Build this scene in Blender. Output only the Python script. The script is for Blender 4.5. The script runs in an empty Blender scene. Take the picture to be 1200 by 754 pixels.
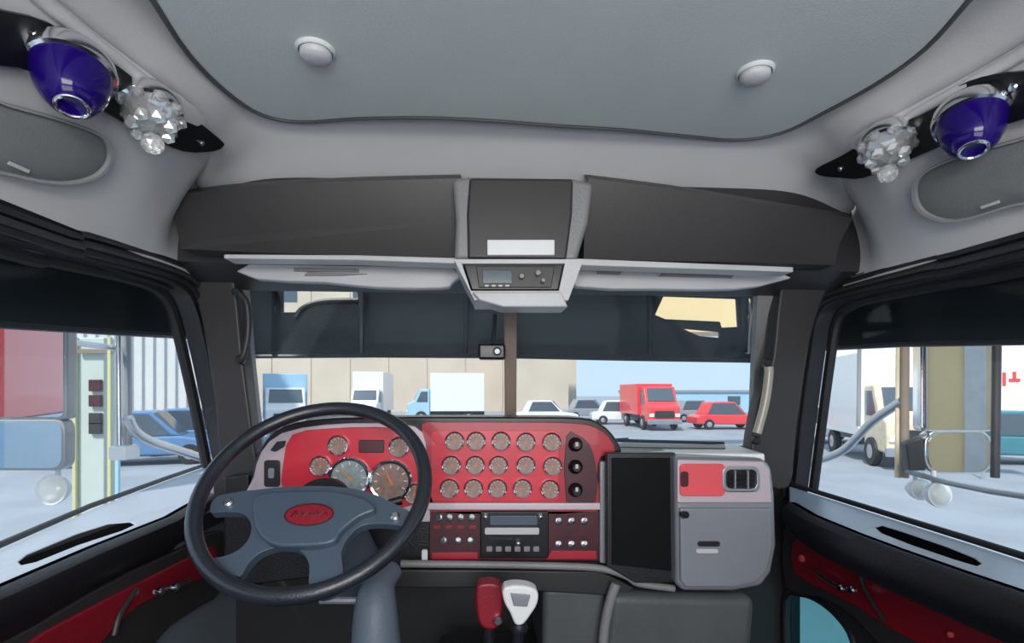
import bpy, bmesh, math, random
from mathutils import Vector as V, Matrix
from mathutils.geometry import tessellate_polygon
random.seed(7)
SC = bpy.context.scene
COL = SC.collection
E = 2.35                                   # eye height above the ground
TH = math.atan(37/600)
CAM = V((-.12, 0, E))
F = V((math.sin(TH), math.cos(TH), 0)); R = V((math.cos(TH), -math.sin(TH), 0)); U = V((0, 0, 1))
HY = 460
def ray(px, py): return F*600 + R*(px-600) + U*(HY-py)
def on(px, py, p0, n):
    d = ray(px, py); n = V(n); return CAM + d*((V(p0)-CAM).dot(n)/d.dot(n))
def PY(px, py, y): return on(px, py, (0, y, 0), (0, 1, 0))
def PX(px, py, x): return on(px, py, (x, 0, 0), (1, 0, 0))
def PZ(px, py, z): return on(px, py, (0, 0, z), (0, 0, 1))
def LY(pts, y): return [PY(a, b, y) for a, b in pts]
def LX(pts, x): return [PX(a, b, x) for a, b in pts]

# ------------------------------------------------------------ materials
def mat(name, c, rough=.5, metal=0, bump=0, scale=60, var=.0, coat=0, trans=0, emit=0, spec=.5, vscale=4, stretch=(1, 1, 1)):
    m = bpy.data.materials.new(name); m.use_nodes = True
    nt = m.node_tree; b = nt.nodes['Principled BSDF']
    b.inputs['Base Color'].default_value = (*c, 1); b.inputs['Roughness'].default_value = rough
    b.inputs['Metallic'].default_value = metal; b.inputs['Coat Weight'].default_value = coat
    b.inputs['Specular IOR Level'].default_value = spec
    b.inputs['Transmission Weight'].default_value = trans
    if emit: b.inputs['Emission Color'].default_value = (*c, 1); b.inputs['Emission Strength'].default_value = emit
    tc = nt.nodes.new('ShaderNodeTexCoord'); mp = nt.nodes.new('ShaderNodeMapping')
    mp.inputs['Scale'].default_value = stretch
    nt.links.new(tc.outputs['Object'], mp.inputs['Vector'])
    if bump:
        n = nt.nodes.new('ShaderNodeTexNoise'); n.inputs['Scale'].default_value = scale; n.inputs['Detail'].default_value = 3
        nt.links.new(mp.outputs[0], n.inputs['Vector'])
        bp = nt.nodes.new('ShaderNodeBump'); bp.inputs['Strength'].default_value = bump; bp.inputs['Distance'].default_value = .01
        nt.links.new(n.outputs['Fac'], bp.inputs['Height']); nt.links.new(bp.outputs[0], b.inputs['Normal'])
    n2 = nt.nodes.new('ShaderNodeTexNoise'); n2.inputs['Scale'].default_value = vscale; n2.inputs['Detail'].default_value = 4
    nt.links.new(mp.outputs[0], n2.inputs['Vector'])
    cr = nt.nodes.new('ShaderNodeValToRGB'); v = var or .03
    cr.color_ramp.elements[0].position = .3; cr.color_ramp.elements[1].position = .7
    cr.color_ramp.elements[0].color = (*[x*(1-v) for x in c], 1); cr.color_ramp.elements[1].color = (*[min(1, x*(1+v)) for x in c], 1)
    nt.links.new(n2.outputs['Fac'], cr.inputs[0]); nt.links.new(cr.outputs[0], b.inputs['Base Color'])
    return m
def glass(name, tint=(1, 1, 1), gloss=.06, haze=0):
    m = bpy.data.materials.new(name); m.use_nodes = True; nt = m.node_tree; nt.nodes.clear()
    o = nt.nodes.new('ShaderNodeOutputMaterial'); mx = nt.nodes.new('ShaderNodeMixShader')
    t = nt.nodes.new('ShaderNodeBsdfTransparent'); t.inputs[0].default_value = (*tint, 1)
    g = nt.nodes.new('ShaderNodeBsdfGlossy'); g.inputs['Roughness'].default_value = .02
    mx.inputs[0].default_value = gloss
    nt.links.new(t.outputs[0], mx.inputs[1]); nt.links.new(g.outputs[0], mx.inputs[2])
    out = mx
    if haze:                               # glare haze over the outside view, mixed into the pane as translucence
        d = nt.nodes.new('ShaderNodeBsdfTranslucent'); d.inputs[0].default_value = (.95, .97, 1, 1)
        m2 = nt.nodes.new('ShaderNodeMixShader'); n = nt.nodes.new('ShaderNodeTexNoise'); n.inputs['Scale'].default_value = 5
        r = nt.nodes.new('ShaderNodeMapRange'); r.inputs['To Min'].default_value = haze*.7; r.inputs['To Max'].default_value = haze*1.3
        nt.links.new(n.outputs['Fac'], r.inputs['Value']); nt.links.new(r.outputs[0], m2.inputs[0])
        nt.links.new(mx.outputs[0], m2.inputs[1]); nt.links.new(d.outputs[0], m2.inputs[2]); out = m2
    nt.links.new(out.outputs[0], o.inputs[0])
    return m
M = {}
M['head'] = mat('headliner_vinyl', (.68, .72, .71), .6, bump=.12, scale=300, var=.03)
M['shell'] = mat('roof_shell_vinyl', (.62, .615, .62), .55, bump=.05, scale=200, var=.03)
M['char'] = mat('charcoal_plastic', (.030, .029, .031), .42, bump=.06, scale=300)
M['char2'] = mat('warm_charcoal_plastic', (.036, .033, .034), .42, bump=.06, scale=300)
M['midgrey'] = mat('mid_grey_plastic', (.24, .235, .24), .4, bump=.15, scale=150)
M['pale'] = mat('pale_grey_plastic', (.55, .55, .56), .42, bump=.12, scale=120, var=.08)
M['black'] = mat('black_plastic', (.014, .014, .017), .38, bump=.15, scale=200)
M['rubber'] = mat('black_rubber', (.012, .012, .014), .6)
M['gloss'] = mat('gloss_black', (.006, .006, .007), .3)
M['screen'] = mat('matt_black_screen', (.004, .004, .005), .6, spec=.15)
M['leather'] = mat('wheel_leather', (.018, .022, .03), .3, bump=.15, scale=260, coat=.35)
M['hub'] = mat('blue_grey_hub_plastic', (.065, .092, .128), .34, bump=.1, scale=220, coat=.2)
M['bluegrey'] = mat('blue_grey_vinyl', (.10, .125, .16), .5, bump=.15, scale=120)
M['red'] = mat('red_lacquer', (.42, .012, .028), .35, coat=.2, var=.12, vscale=9)
M['brightred'] = mat('bright_red_lacquer', (.66, .022, .045), .35, coat=.2, var=.12, vscale=9)
M['wine'] = mat('wine_red_lacquer', (.06, .008, .014), .4, coat=.1, var=.3, vscale=16)
M['pink'] = mat('red_satin_trim', (.80, .10, .12), .35, coat=.3, var=.1)
M['deepred'] = mat('deep_red_door_vinyl', (.27, .008, .02), .4, bump=.1, scale=140, coat=.1, var=.1)
M['chrome'] = mat('chrome', (.82, .83, .85), .12, metal=1)
M['satin'] = mat('satin_metal', (.62, .63, .66), .32, metal=1)
M['silver'] = mat('silver_grey_plastic', (.27, .28, .31), .36, metal=.25, bump=.1, scale=150, var=.06)
M['silverpink'] = mat('pinkish_silver_bezel', (.60, .50, .54), .35, metal=.2)
M['face'] = mat('gauge_face', (.30, .20, .17), .4, var=.25, vscale=60)
M['palface'] = mat('pale_gauge_face', (.30, .36, .36), .4, var=.25, vscale=50)
M['white'] = mat('white_plastic', (.80, .80, .80), .4)
M['handle'] = mat('tan_handle', (.38, .34, .27), .3, coat=.3)
M['doorgrey'] = mat('door_grey_vinyl', (.17, .20, .24), .5, bump=.1, scale=200)
M['cream'] = mat('cream_plastic', (.72, .62, .45), .4, var=.15)
M['needle'] = mat('orange_needle', (.9, .25, .08), .5)
M['purple'] = mat('purple_glass', (.012, .002, .13), .08, coat=0, trans=0, spec=.35)
M['crystal'] = mat('cut_crystal', (.96, .97, .96), .02, trans=.75, spec=1)
M['crystal2'] = mat('bright_crystal', (.9, .92, .9), .08, metal=.6, spec=1)
M['bulb'] = mat('amber_bulb', (.7, .35, .15), .2)
M['speaker'] = mat('speaker_cloth', (.19, .20, .20), .8, bump=.25, scale=500)
M['ledge'] = mat('door_ledge_vinyl', (.34, .39, .47), .32, bump=.1, scale=120)
M['glass'] = glass('clear_glass', (.97, .985, .99), .015, .012)
M['hazy'] = glass('hazy_windshield_glass', (.97, .985, .99), .015, .03)
M['tint'] = glass('smoked_acrylic', (.10, .13, .15), .04)
M['cover'] = mat('engine_cover_vinyl', (.085, .092, .095), .5, bump=.15, scale=60, var=.2)
M['spkframe'] = mat('speaker_surround', (.30, .31, .31), .6)
M['void'] = mat('unlit_vent_black', (.004, .004, .004), 1, spec=0)
M['teal'] = glass('teal_lower_glass', (.42, .66, .67), .05)
M['mirror'] = mat('mirror_glass', (.93, .93, .93), .015, metal=1, var=.001)
M['shade'] = mat('dark_blue_green_shade', (.004, .008, .011), .5, spec=.2, var=.4, vscale=3, stretch=(1, 1, 6))
M['carpet'] = mat('black_carpet', (.012, .012, .014), .9, bump=.5, scale=300)
M['hood'] = mat('silver_white_paint', (.72, .74, .74), .3, metal=.1, coat=.3)
M['asphalt'] = mat('pale_asphalt', (.27, .305, .355), .85, bump=.3, scale=8, var=.12, vscale=.6)
M['tan'] = mat('tan_wall', (.58, .50, .41), .8, var=.07, vscale=.3)
M['ochre'] = mat('ochre_wall', (.74, .56, .30), .8, var=.06, vscale=.4)
M['bronze'] = mat('brown_wall', (.25, .19, .15), .7)
M['winglass'] = mat('dark_window_glass', (.07, .10, .13), .1, spec=.8)
M['vwhite'] = mat('white_paint', (.78, .80, .82), .3, coat=.4)
M['vblue'] = mat('blue_paint', (.10, .22, .42), .3, coat=.4)
M['vlblue'] = mat('light_blue_paint', (.36, .58, .78), .35, coat=.3)
M['vred'] = mat('red_paint', (.75, .05, .06), .35, coat=.4)
M['vgrey'] = mat('grey_paint', (.28, .30, .33), .35, coat=.4)
M['vteal'] = mat('teal_paint', (.05, .20, .25), .35, coat=.4)
M['paleg'] = mat('pale_green_grey_paint', (.50, .56, .52), .5)
M['yellow'] = mat('pale_yellow_paint', (.58, .55, .30), .5)
M['lamp'] = mat('headlamp', (.9, .9, .85), .1)

# ------------------------------------------------------------ mesh helpers
def tag(o, label=None, cat=None, group=None, kind=None):
    if label: o['label'] = label
    if cat: o['category'] = cat
    if group: o['group'] = group
    if kind: o['kind'] = kind
    return o
def root(name, loc, label=None, cat=None, group=None, kind=None):
    o = bpy.data.objects.new(name, None); COL.objects.link(o); o.location = loc; o.empty_display_size = .05
    return tag(o, label, cat, group, kind)
def put(o, parent):
    if parent is not None:
        o.parent = parent
        w = Matrix.Translation(parent.location) if parent.type == 'EMPTY' else WM.get(parent.name, Matrix.Identity(4))
        o.matrix_parent_inverse = w.inverted()
WM = {}
def obj(name, bm, m, parent=None, bevel=0, smooth=True, seg=2, matrix=None, sub=0, origin=None):
    bmesh.ops.recalc_face_normals(bm, faces=bm.faces)
    if matrix is None:                     # origin at the piece's own middle
        cs = [v.co for v in bm.verts]
        lo = V([min(c[i] for c in cs) for i in range(3)]); hi = V([max(c[i] for c in cs) for i in range(3)])
        c = origin if origin is not None else (lo+hi)/2
        bmesh.ops.translate(bm, verts=bm.verts, vec=-c); matrix = Matrix.Translation(c)
    me = bpy.data.meshes.new(name); bm.to_mesh(me); bm.free()
    me.materials.append(m)
    return link(name, me, parent, matrix, bevel, smooth, seg, sub)
def link(name, me, parent, matrix, bevel=0, smooth=True, seg=2, sub=0):
    o = bpy.data.objects.new(name, me); COL.objects.link(o)
    o.matrix_basis = matrix; put(o, parent); WM[o.name] = matrix.copy()
    if smooth:
        for p in me.polygons: p.use_smooth = True
    if bevel:
        b = o.modifiers.new('b', 'BEVEL'); b.width = bevel; b.segments = seg; b.limit_method = 'ANGLE'; b.angle_limit = math.radians(35)
    if sub:
        s = o.modifiers.new('s', 'SUBSURF'); s.levels = sub; s.render_levels = sub
    if smooth and not sub:
        w = o.modifiers.new('w', 'WEIGHTED_NORMAL'); w.keep_sharp = True
        if not bevel:
            try: me.set_sharp_from_angle(angle=math.radians(40))
            except Exception: pass
    return o
def new(): return bmesh.new()
def smooth_loop(pts, n=3, closed=True):
    """Catmull-Rom through the points."""
    P = [V(p) for p in pts]; out = []; L = len(P)
    for i in range(L if closed else L-1):
        if closed: a, b, c, d = P[(i-1) % L], P[i], P[(i+1) % L], P[(i+2) % L]
        else: a, b, c, d = P[max(i-1, 0)], P[i], P[i+1], P[min(i+2, L-1)]
        for k in range(n):
            t = k/n
            out.append(.5*((2*b)+(c-a)*t+(2*a-5*b+4*c-d)*t*t+(3*b-a-3*c+d)*t*t*t))
    if not closed: out.append(P[-1])
    return out
def prism(bm, loop, vec, holes=()):
    vec = V(vec); loops = [[V(p) for p in lp] for lp in [loop]+list(holes)]
    flat = [bm.verts.new(p) for lp in loops for p in lp]
    top = [bm.verts.new(v.co+vec) for v in flat]
    for t in tessellate_polygon(loops):
        try: bm.faces.new([flat[k] for k in t]); bm.faces.new([top[k] for k in reversed(t)])
        except ValueError: pass
    o = 0
    for lp in loops:
        L = len(lp)
        for k in range(L):
            a, b = o+k, o+(k+1) % L
            bm.faces.new((flat[a], flat[b], top[b], top[a]))
        o += L
    bmesh.ops.recalc_face_normals(bm, faces=bm.faces)
    bmesh.ops.dissolve_limit(bm, angle_limit=.005, verts=bm.verts, edges=bm.edges) if not holes else None
    return bm
def ring(bm, outer, inner, vec):
    """frame between two loops of equal length"""
    vec = V(vec); L = len(outer); g = [[bm.verts.new(V(p)+d) for p in lp] for lp in (outer, inner) for d in (V(), vec)]
    o0, o1, i0, i1 = g
    for k in range(L):
        j = (k+1) % L
        for a, b in ((o0, i0), (o1, i1), (o0, o1), (i0, i1)): bm.faces.new((a[k], a[j], b[j], b[k]))
    return bm
def box(bm, c, s, rot=None):
    m = Matrix.Translation(V(c)) @ (rot.to_4x4() if rot is not None else Matrix.Identity(4)) @ Matrix.Diagonal((*s, 1))
    bmesh.ops.create_cube(bm, size=1, matrix=m); return bm
def frame(axis, up=(0, 0, 1)):
    z = V(axis).normalized(); u = V(up)
    if abs(z.dot(u)) > .98: u = V((0, 1, 0))
    x = u.cross(z).normalized(); y = z.cross(x)
    return Matrix((x, y, z)).transposed()
def lathe(bm, prof, c, axis=(0, 0, 1), n=32):
    """prof: (radius, height along axis)."""
    fr = frame(axis); rings = []
    for r, h in prof:
        if r < 1e-6: rings.append([bm.verts.new(V(c)+fr @ V((0, 0, h)))])
        else: rings.append([bm.verts.new(V(c)+fr @ V((r*math.cos(2*math.pi*k/n), r*math.sin(2*math.pi*k/n), h))) for k in range(n)])
    for a, b in zip(rings, rings[1:]):
        for k in range(n):
            q = [a[k % len(a)], a[(k+1) % len(a)], b[(k+1) % len(b)], b[k % len(b)]]
            q = [v for i, v in enumerate(q) if v not in q[:i]]
            if len(q) > 2:
                try: bm.faces.new(q)
                except ValueError: pass
    for rg in (rings[0], rings[-1]):
        if len(rg) > 2:
            try: bm.faces.new(rg)
            except ValueError: pass
    return bm
def tube(bm, pts, r, n=10, closed=False):
    P = [V(p) for p in pts]; L = len(P); rs = r if isinstance(r, (list, tuple)) else [r]*L
    rings = []; x = None
    for i in range(L):
        a = P[(i-1) % L] if closed or i > 0 else P[i]; b = P[(i+1) % L] if closed or i < L-1 else P[i]
        t = (b-a).normalized()
        if x is None: x = t.orthogonal().normalized()
        x = (x-t*x.dot(t)).normalized(); y = t.cross(x)
        rings.append([bm.verts.new(P[i]+(x*math.cos(2*math.pi*k/n)+y*math.sin(2*math.pi*k/n))*rs[i]) for k in range(n)])
    if closed:                            # rotate last seam to the best match
        off = min(range(n), key=lambda o: (rings[-1][0].co-rings[0][o].co).length)
    for i in range(L if closed else L-1):
        a, b = rings[i], rings[(i+1) % L]; o = off if closed and i == L-1 else 0
        for k in range(n): bm.faces.new((a[k], a[(k+1) % n], b[(k+1+o) % n], b[(k+o) % n]))
    if not closed: bm.faces.new(rings[0][::-1]); bm.faces.new(rings[-1])
    return bm
def loft(bm, curves, thick=None):
    g = [[bm.verts.new(V(p)) for p in c] for c in curves]
    for a, b in zip(g, g[1:]):
        for k in range(len(a)-1): bm.faces.new((a[k], a[k+1], b[k+1], b[k]))
    if thick is not None:
        r = bmesh.ops.extrude_face_region(bm, geom=list(bm.faces), use_keep_orig=True)
        bmesh.ops.translate(bm, verts=[x for x in r['geom'] if isinstance(x, bmesh.types.BMVert)], vec=V(thick))
    return bm
def ellipse(c, u, v, a, b, n=32): return [V(c)+V(u)*a*math.cos(2*math.pi*k/n)+V(v)*b*math.sin(2*math.pi*k/n) for k in range(n)]
def rrect(x0, y0, x1, y1, r, n=4):
    """rounded rectangle of photo points"""
    out = []
    for cx, cy, a0 in ((x1-r, y0+r, -90), (x1-r, y1-r, 0), (x0+r, y1-r, 90), (x0+r, y0+r, 180)):
        for k in range(n+1):
            a = math.radians(a0+90*k/n); out.append((cx+r*math.cos(a), cy+r*math.sin(a)))
    return out
def W(x, y, z): return V((x, y, E+z))

# ============================================================ THE CAB SHELL
S = 'structure'
# roof: crease curves where the roof turns down into the side panels
def crease(side, y):
    if side < 0: K = [(-9, -.81, .62), (.86, -.81, .62), (1.2, -.755, .608), (1.32, -.80, .585), (1.44, -.90, .552), (9, -.94, .54)]
    else: K = [(-9, .87, .62), (.86, .87, .62), (1.2, .80, .605), (1.32, .86, .575), (1.44, .985, .522), (9, 1.0, .51)]
    for (a, xa, za), (b, xb, zb) in zip(K, K[1:]):
        if y <= b:
            t = max(0, (y-a)/(b-a)); t = t if a < -1 else t*t*(3-2*t)
            return W(xa+(xb-xa)*t, y, za+(zb-za)*t)
curves = []
for y in [-1.1, -.5, 0, .3, .6, .86, .95, 1.04, 1.12, 1.16, 1.2, 1.24, 1.28, 1.32, 1.36, 1.4, 1.44, 1.48, 1.52]:
    a, b = crease(-1, y), crease(1, y)
    drop = 0 if y < 1.16 else .165*((y-1.16)/.34)**1.6
    c = []
    for k in range(33):
        s = k/32*2-1
        x = a.x+(b.x-a.x)*(s+1)/2
        z = .735-drop-.11*abs(s)**14
        z = max(z, .56)
        ze = (a if k < 16 else b).z-E; z = ze+(z-ze)*(1-abs(s)**16)
        c.append(W(x, y, z))
    curves.append(c)
bm = loft(new(), curves, (0, 0, .03))
ceil = obj('ceiling', bm, M['shell'], sub=1); tag(ceil, 'smooth grey moulded vinyl roof shell of the truck cab', 'ceiling', kind=S)
# padded headliner panel hanging under the roof
zp = E+.664
front = [(180, 0), (222, 64), (266, 108), (306, 134), (352, 143), (420, 139), (500, 138), (570, 141), (650, 147), (730, 152), (800, 159), (862, 164), (915, 156), (965, 132), (1030, 96), (1085, 56), (1135, 0)]
lp = [PZ(a, b, zp) for a, b in front]
xl, xr = lp[0].x, lp[-1].x
lp = [V((xl-.02, -1.0, zp)), V((xl-.02, .2, zp))]+smooth_loop(lp, 4, closed=False)+[V((xr+.02, .2, zp)), V((xr+.02, -1.0, zp))]
bm = prism(new(), lp, (0, 0, .032))
o = obj('headliner_panel', bm, M['head'], bevel=.008, seg=3)
tag(o, 'large padded grey headliner panel with curved front edge under the roof', 'headliner')
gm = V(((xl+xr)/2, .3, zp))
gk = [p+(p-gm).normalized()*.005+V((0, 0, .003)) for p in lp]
obj('edge_shade_line', tube(new(), gk, .0055, 8), M['cover'], o)  # dark tube added as the shadow line along the panel edge
for i, (a, b) in enumerate([(370, 61), (885, 86)]):
    p = PZ(a, b, zp-.004)
    r_ = root('ceiling_button', p+V((0, 0, .004)), ['round pale button on the headliner above the steering wheel', 'round pale button on the headliner towards the passenger side'][i], 'button', 'round buttons holding the headliner')
    obj('flange', lathe(new(), [(.038, .006), (.037, .001), (.033, -.003), (.031, .006)], p, n=28), M['head'], r_)
    obj('cap', lathe(new(), [(.030, .004), (.030, -.008), (.027, -.014), (.018, -.018), (0, -.020)], p, n=28), M['pale'], r_)

# side panels between the roof crease and the door openings
XL, XR = -.95, 1.0
def door_top(side, y): return W(XL if side < 0 else XR, y, .335 if side < 0 else .325)
side_n = {}
for side, nm in ((-1, 'wall_left'), (1, 'wall_right')):
    cs = []
    for y in [-1.1, -.5, 0, .3, .6, .86, .95, 1.04, 1.12, 1.16, 1.2, 1.24, 1.28, 1.32, 1.36, 1.4, 1.44, 1.48, 1.52]:
        a, b = crease(side, y), door_top(side, y)
        out = V((side*.018, 0, 0))
        cs.append([a.lerp(b, t)+out*math.sin(math.pi*max(t, 0)) for t in [-.16]+[k/10 for k in range(11)]])
    bm = loft(new(), cs, (side*.012, 0, .02))
    o = obj(nm, bm, M['shell']); tag(o, 'curved grey upper side panel of the cab above the '+('driver' if side < 0 else 'passenger')+' door', 'wall', kind=S)
    p0 = crease(side, 1.0).lerp(door_top(side, 1.0), .3)
    e1 = crease(side, 1.25)-crease(side, .86); e2 = door_top(side, 1.0)-crease(side, 1.0)
    n = e1.cross(e2).normalized()
    if n.x*side > 0: n = -n
    side_n[side] = (p0+n*.004, n)
for side, k in ((-1, 8), (1, 9)):
    bm = tube(new(), [crease(side, y)+V((side*-.002, 0, -.002)) for y in [-1.1, -.3, .3, .7, .86, .95, 1.05, 1.10]], [.013]*6+[.010, .003], 12)
    tag(obj(f'trim_{k}', bm, M['shell']), 'pale rounded ridge where the roof meets the '+('driver' if side < 0 else 'passenger')+' side panel', 'trim', kind=S)
    bm = box(new(), W((XL-.045) if side < 0 else (XR+.045), .2, .37), (.03, 2.7, .16))
    tag(obj(f'trim_{k+2}', bm, M['black']), 'black filler strip above the '+('driver' if side < 0 else 'passenger')+' door frame', 'trim', kind=S)
# lamp plates, lamps, speakers
plates = {-1: [(-40, -6), (0, 12), (60, 28), (130, 72), (200, 118), (258, 163), (262, 172), (250, 178), (215, 178), (170, 158), (120, 130), (40, 86), (0, 78), (-40, 70)],
          1: [(1240, 72), (1200, 84), (1150, 90), (1100, 112), (1040, 150), (985, 183), (956, 198), (960, 206), (985, 209), (1012, 209), (1060, 190), (1120, 165), (1200, 140), (1240, 128)]}
LDIR = {-1: V((.24, -.30, -.92)).normalized(), 1: V((-.24, -.30, -.92)).normalized()}
for side in (-1, 1):
    p0, n = side_n[side]
    sd = 'driver' if side < 0 else 'passenger'
    pr = root('lamp_plate', on(*plates[side][4], p0, n), f'black teardrop shaped plate carrying two lamps above the {sd} door', 'plate', 'teardrop lamp plates')
    obj('plate', prism(new(), smooth_loop([on(a, b, p0+n*.006, n) for a, b in plates[side]], 3), -n*.012), M['gloss'], pr, bevel=.002)
    sc = (236, 168) if side < 0 else (985, 198)
    obj('screw', lathe(new(), [(.006, -.002), (.006, .003), (.004, .005), (0, .005)], on(*sc, p0+n*.008, n), n, 12), M['satin'], pr)
    sc = (42, 42) if side < 0 else (1188, 102)
    obj('screw', lathe(new(), [(.008, -.002), (.008, .004), (.005, .007), (0, .007)], on(*sc, p0+n*.008, n), n, 12), M['chrome'], pr)
    for kind in ('purple', 'clear'):
        px, py = {(-1, 'purple'): (84, 86), (-1, 'clear'): (176, 132), (1, 'purple'): (1138, 142), (1, 'clear'): (1040, 172)}[(side, kind)]
        ax = LDIR[side]; c = on(px, py, p0+n*.030, n)-ax*.012
        lr = root(kind+'_lamp' if kind == 'purple' else 'crystal_lamp', c,
                  {'purple': f'deep purple glass dome lamp with chrome bezel above the {sd} door',
                   'clear': f'clear cut crystal dome lamp above the {sd} door'}[kind], 'lamp', kind+' dome lamps on teardrop plates')
        Rr = .056 if kind == 'purple' else .052
        obj('bezel', lathe(new(), [(Rr*.75, -.03), (Rr*.95, -.026), (Rr*1.1, -.012), (Rr*1.14, .004), (Rr*1.10, .012), (Rr*.98, .014), (Rr*.96, .004), (Rr*.6, .0)], c, ax, 36), M['chrome'], lr)
        if kind == 'purple':
            prof = [(Rr*1.0, .006), (Rr*1.0, .014), (Rr*.96, .030), (Rr*.87, .050), (Rr*.72, .068), (Rr*.54, .081), (Rr*.38, .087), (Rr*.34, .084), (Rr*.2, .082), (0, .082)]
            obj('dome', lathe(new(), prof, c, ax, 40), M['purple'], lr)
            obj('rim', tube(new(), ellipse(c+ax*.086, frame(ax).col[0], frame(ax).col[1], Rr*.38, Rr*.38, 28), .0032, 8, True), M['chrome'], lr)
        else:
            bmc = new(); bmesh.ops.create_icosphere(bmc, subdivisions=2, radius=Rr*1.0, matrix=Matrix.Translation(c+ax*.012) @ frame(ax).to_4x4() @ Matrix.Diagonal((1, 1, .95, 1)))
            obj('dome', bmc, M['crystal'], lr, smooth=False)
            bmc = new(); bmesh.ops.create_icosphere(bmc, subdivisions=2, radius=Rr*.40, matrix=Matrix.Translation(c+ax*(Rr*1.75)))
            obj('finial', bmc, M['crystal'], lr, smooth=False)
            for k in range(7):
                a = 2*math.pi*(k+.5)/7; q = c+frame(ax) @ V((Rr*.62*math.cos(a), Rr*.62*math.sin(a), Rr*.95))
                bmc = new(); bmesh.ops.create_icosphere(bmc, subdivisions=1, radius=.014, matrix=Matrix.Translation(q))
                obj('bead', bmc, M['crystal2'], lr, smooth=False)
            for k in range(9):
                a = 2*math.pi*k/9; q = c+frame(ax) @ V((Rr*.98*math.cos(a), Rr*.98*math.sin(a), .016))
                bmc = new(); bmesh.ops.create_icosphere(bmc, subdivisions=1, radius=.013, matrix=Matrix.Translation(q))
                obj('bead', bmc, M['crystal'], lr, smooth=False)
    # amber bulb holder on the plate by the purple lamp
    # speaker
    so = {-1: [(-60, 100), (0, 118), (70, 138), (118, 158), (128, 184), (110, 206), (70, 214), (10, 204), (-60, 180)],
          1: [(1260, 145), (1200, 160), (1130, 180), (1085, 200), (1072, 222), (1082, 248), (1120, 259), (1190, 240), (1260, 222)]}[side]
    q = p0+n*.004
    cen = V(); L3 = [on(a, b, q, n) for a, b in so]
    for v in L3: cen += v
    cen /= len(L3)
    sr = root('speaker', cen, f'oval dark grille roof speaker above the {sd} door', 'speaker', 'oval roof speakers')
    outer = smooth_loop(L3, 4); inner = [cen+(v-cen)*.93 for v in outer]
    obj('frame', prism(new(), outer, n*.012, [inner]), M['spkframe'], sr, bevel=.003)
    g = new(); rings = []
    for s_, h in ((.93, .004), (.8, .009), (.55, .013), (.25, .015)): rings.append([g.verts.new(cen+(v-cen)*s_+n*h) for v in outer])
    for a, b in zip(rings, rings[1:]):
        for k in range(len(a)): g.faces.new((a[k], a[(k+1) % len(a)], b[(k+1) % len(a)], b[k]))
    g.faces.new(rings[-1])
    obj('grille', g, M['speaker'], sr)
    bx = (22, 196) if side < 0 else (1160, 240)
    c = on(*bx, q+n*.012, n); d = (crease(side, 1.2)-crease(side, .9)).normalized()
    obj('badge', box(new(), c, (.006, .034, .003), frame(n, d)), M['pale'], sr)

# floor and lower walls
o = obj('floor', box(new(), W(.02, .45, -1.32), (2.1, 3.1, .04)), M['carpet']); tag(o, 'black carpeted cab floor', 'floor', kind=S)
# firewall under the windshield
o = obj('wall_front', box(new(), W(.02, 1.86, -.77), (2.1, .04, 1.14)), M['char']); tag(o, 'dark bulkhead behind the dashboard', 'wall', kind=S)

# ------------------------------------------------------------ windshield, pillars
def wsy(z): return 1.60-.30*(z-.30)       # leaning windshield plane
def WS(px, py):
    n = V((0, 1, .30)).normalized(); return on(px, py, W(0, 1.60, .30), n)
wn = V((0, 1, .30)).normalized()
for i, ptsw in enumerate([[(284, 335), (592, 335), (592, 512), (590, 524), (298, 524), (286, 420)], [(604, 335), (898, 340), (892, 430), (884, 530), (620, 526), (604, 512)]]):
    o = obj(f'window_{i+1}', prism(new(), [WS(a, b) for a, b in ptsw], wn*.006), M['hazy'], bevel=0, smooth=False)
    tag(o, ['clear windshield pane in front of the driver', 'clear windshield pane in front of the passenger'][i], 'window', kind=S)
o = obj('trim_1', prism(new(), [WS(591, 335), WS(606, 335), WS(605, 530), WS(592, 530)], wn*.03), M['bronze'], bevel=.004)
tag(o, 'dark centre post dividing the windshield', 'post', kind=S)
# header rail + base cowl
o = obj('trim_2', prism(new(), [WS(262, 296), WS(935, 296), WS(935, 337), WS(262, 334)], wn*.03), M['black'], bevel=.004); tag(o, 'black rail along the top of the windshield', 'rail', kind=S)
# A pillars (interior charcoal cover)
pl = smooth_loop(LY([(206, 296), (262, 292), (276, 340), (284, 420), (296, 510), (300, 560), (262, 566), (252, 480), (240, 400), (226, 340)], 1.56), 3)
o = obj('trim_3', prism(new(), pl, (0, .06, 0)), M['char2'], bevel=.008); tag(o, 'charcoal windshield pillar beside the driver', 'pillar', kind=S)
pl = smooth_loop(LY([(1000, 296), (930, 300), (914, 345), (906, 420), (890, 470), (880, 530), (884, 560), (925, 572), (934, 500), (950, 400), (970, 340)], 1.56), 3)
o = obj('trim_4', prism(new(), pl, (0, .06, 0)), M['char2'], bevel=.008); tag(o, 'charcoal windshield pillar beside the passenger', 'pillar', kind=S)
# pale outer pillar skin seen inside the windshield edge
o = obj('trim_5', prism(new(), [WS(272, 340), WS(288, 340), WS(296, 430), WS(306, 525), WS(290, 525)], wn*.03), M['midgrey'], bevel=.003); tag(o, 'grey windshield edge trim by the driver pillar', 'trim', kind=S)
o = obj('trim_6', prism(new(), [WS(888, 345), WS(915, 345), WS(908, 430), WS(898, 532), WS(880, 532), WS(884, 430)], wn*.03), M['midgrey'], bevel=.003); tag(o, 'grey windshield edge trim by the passenger pillar', 'trim', kind=S)
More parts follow.
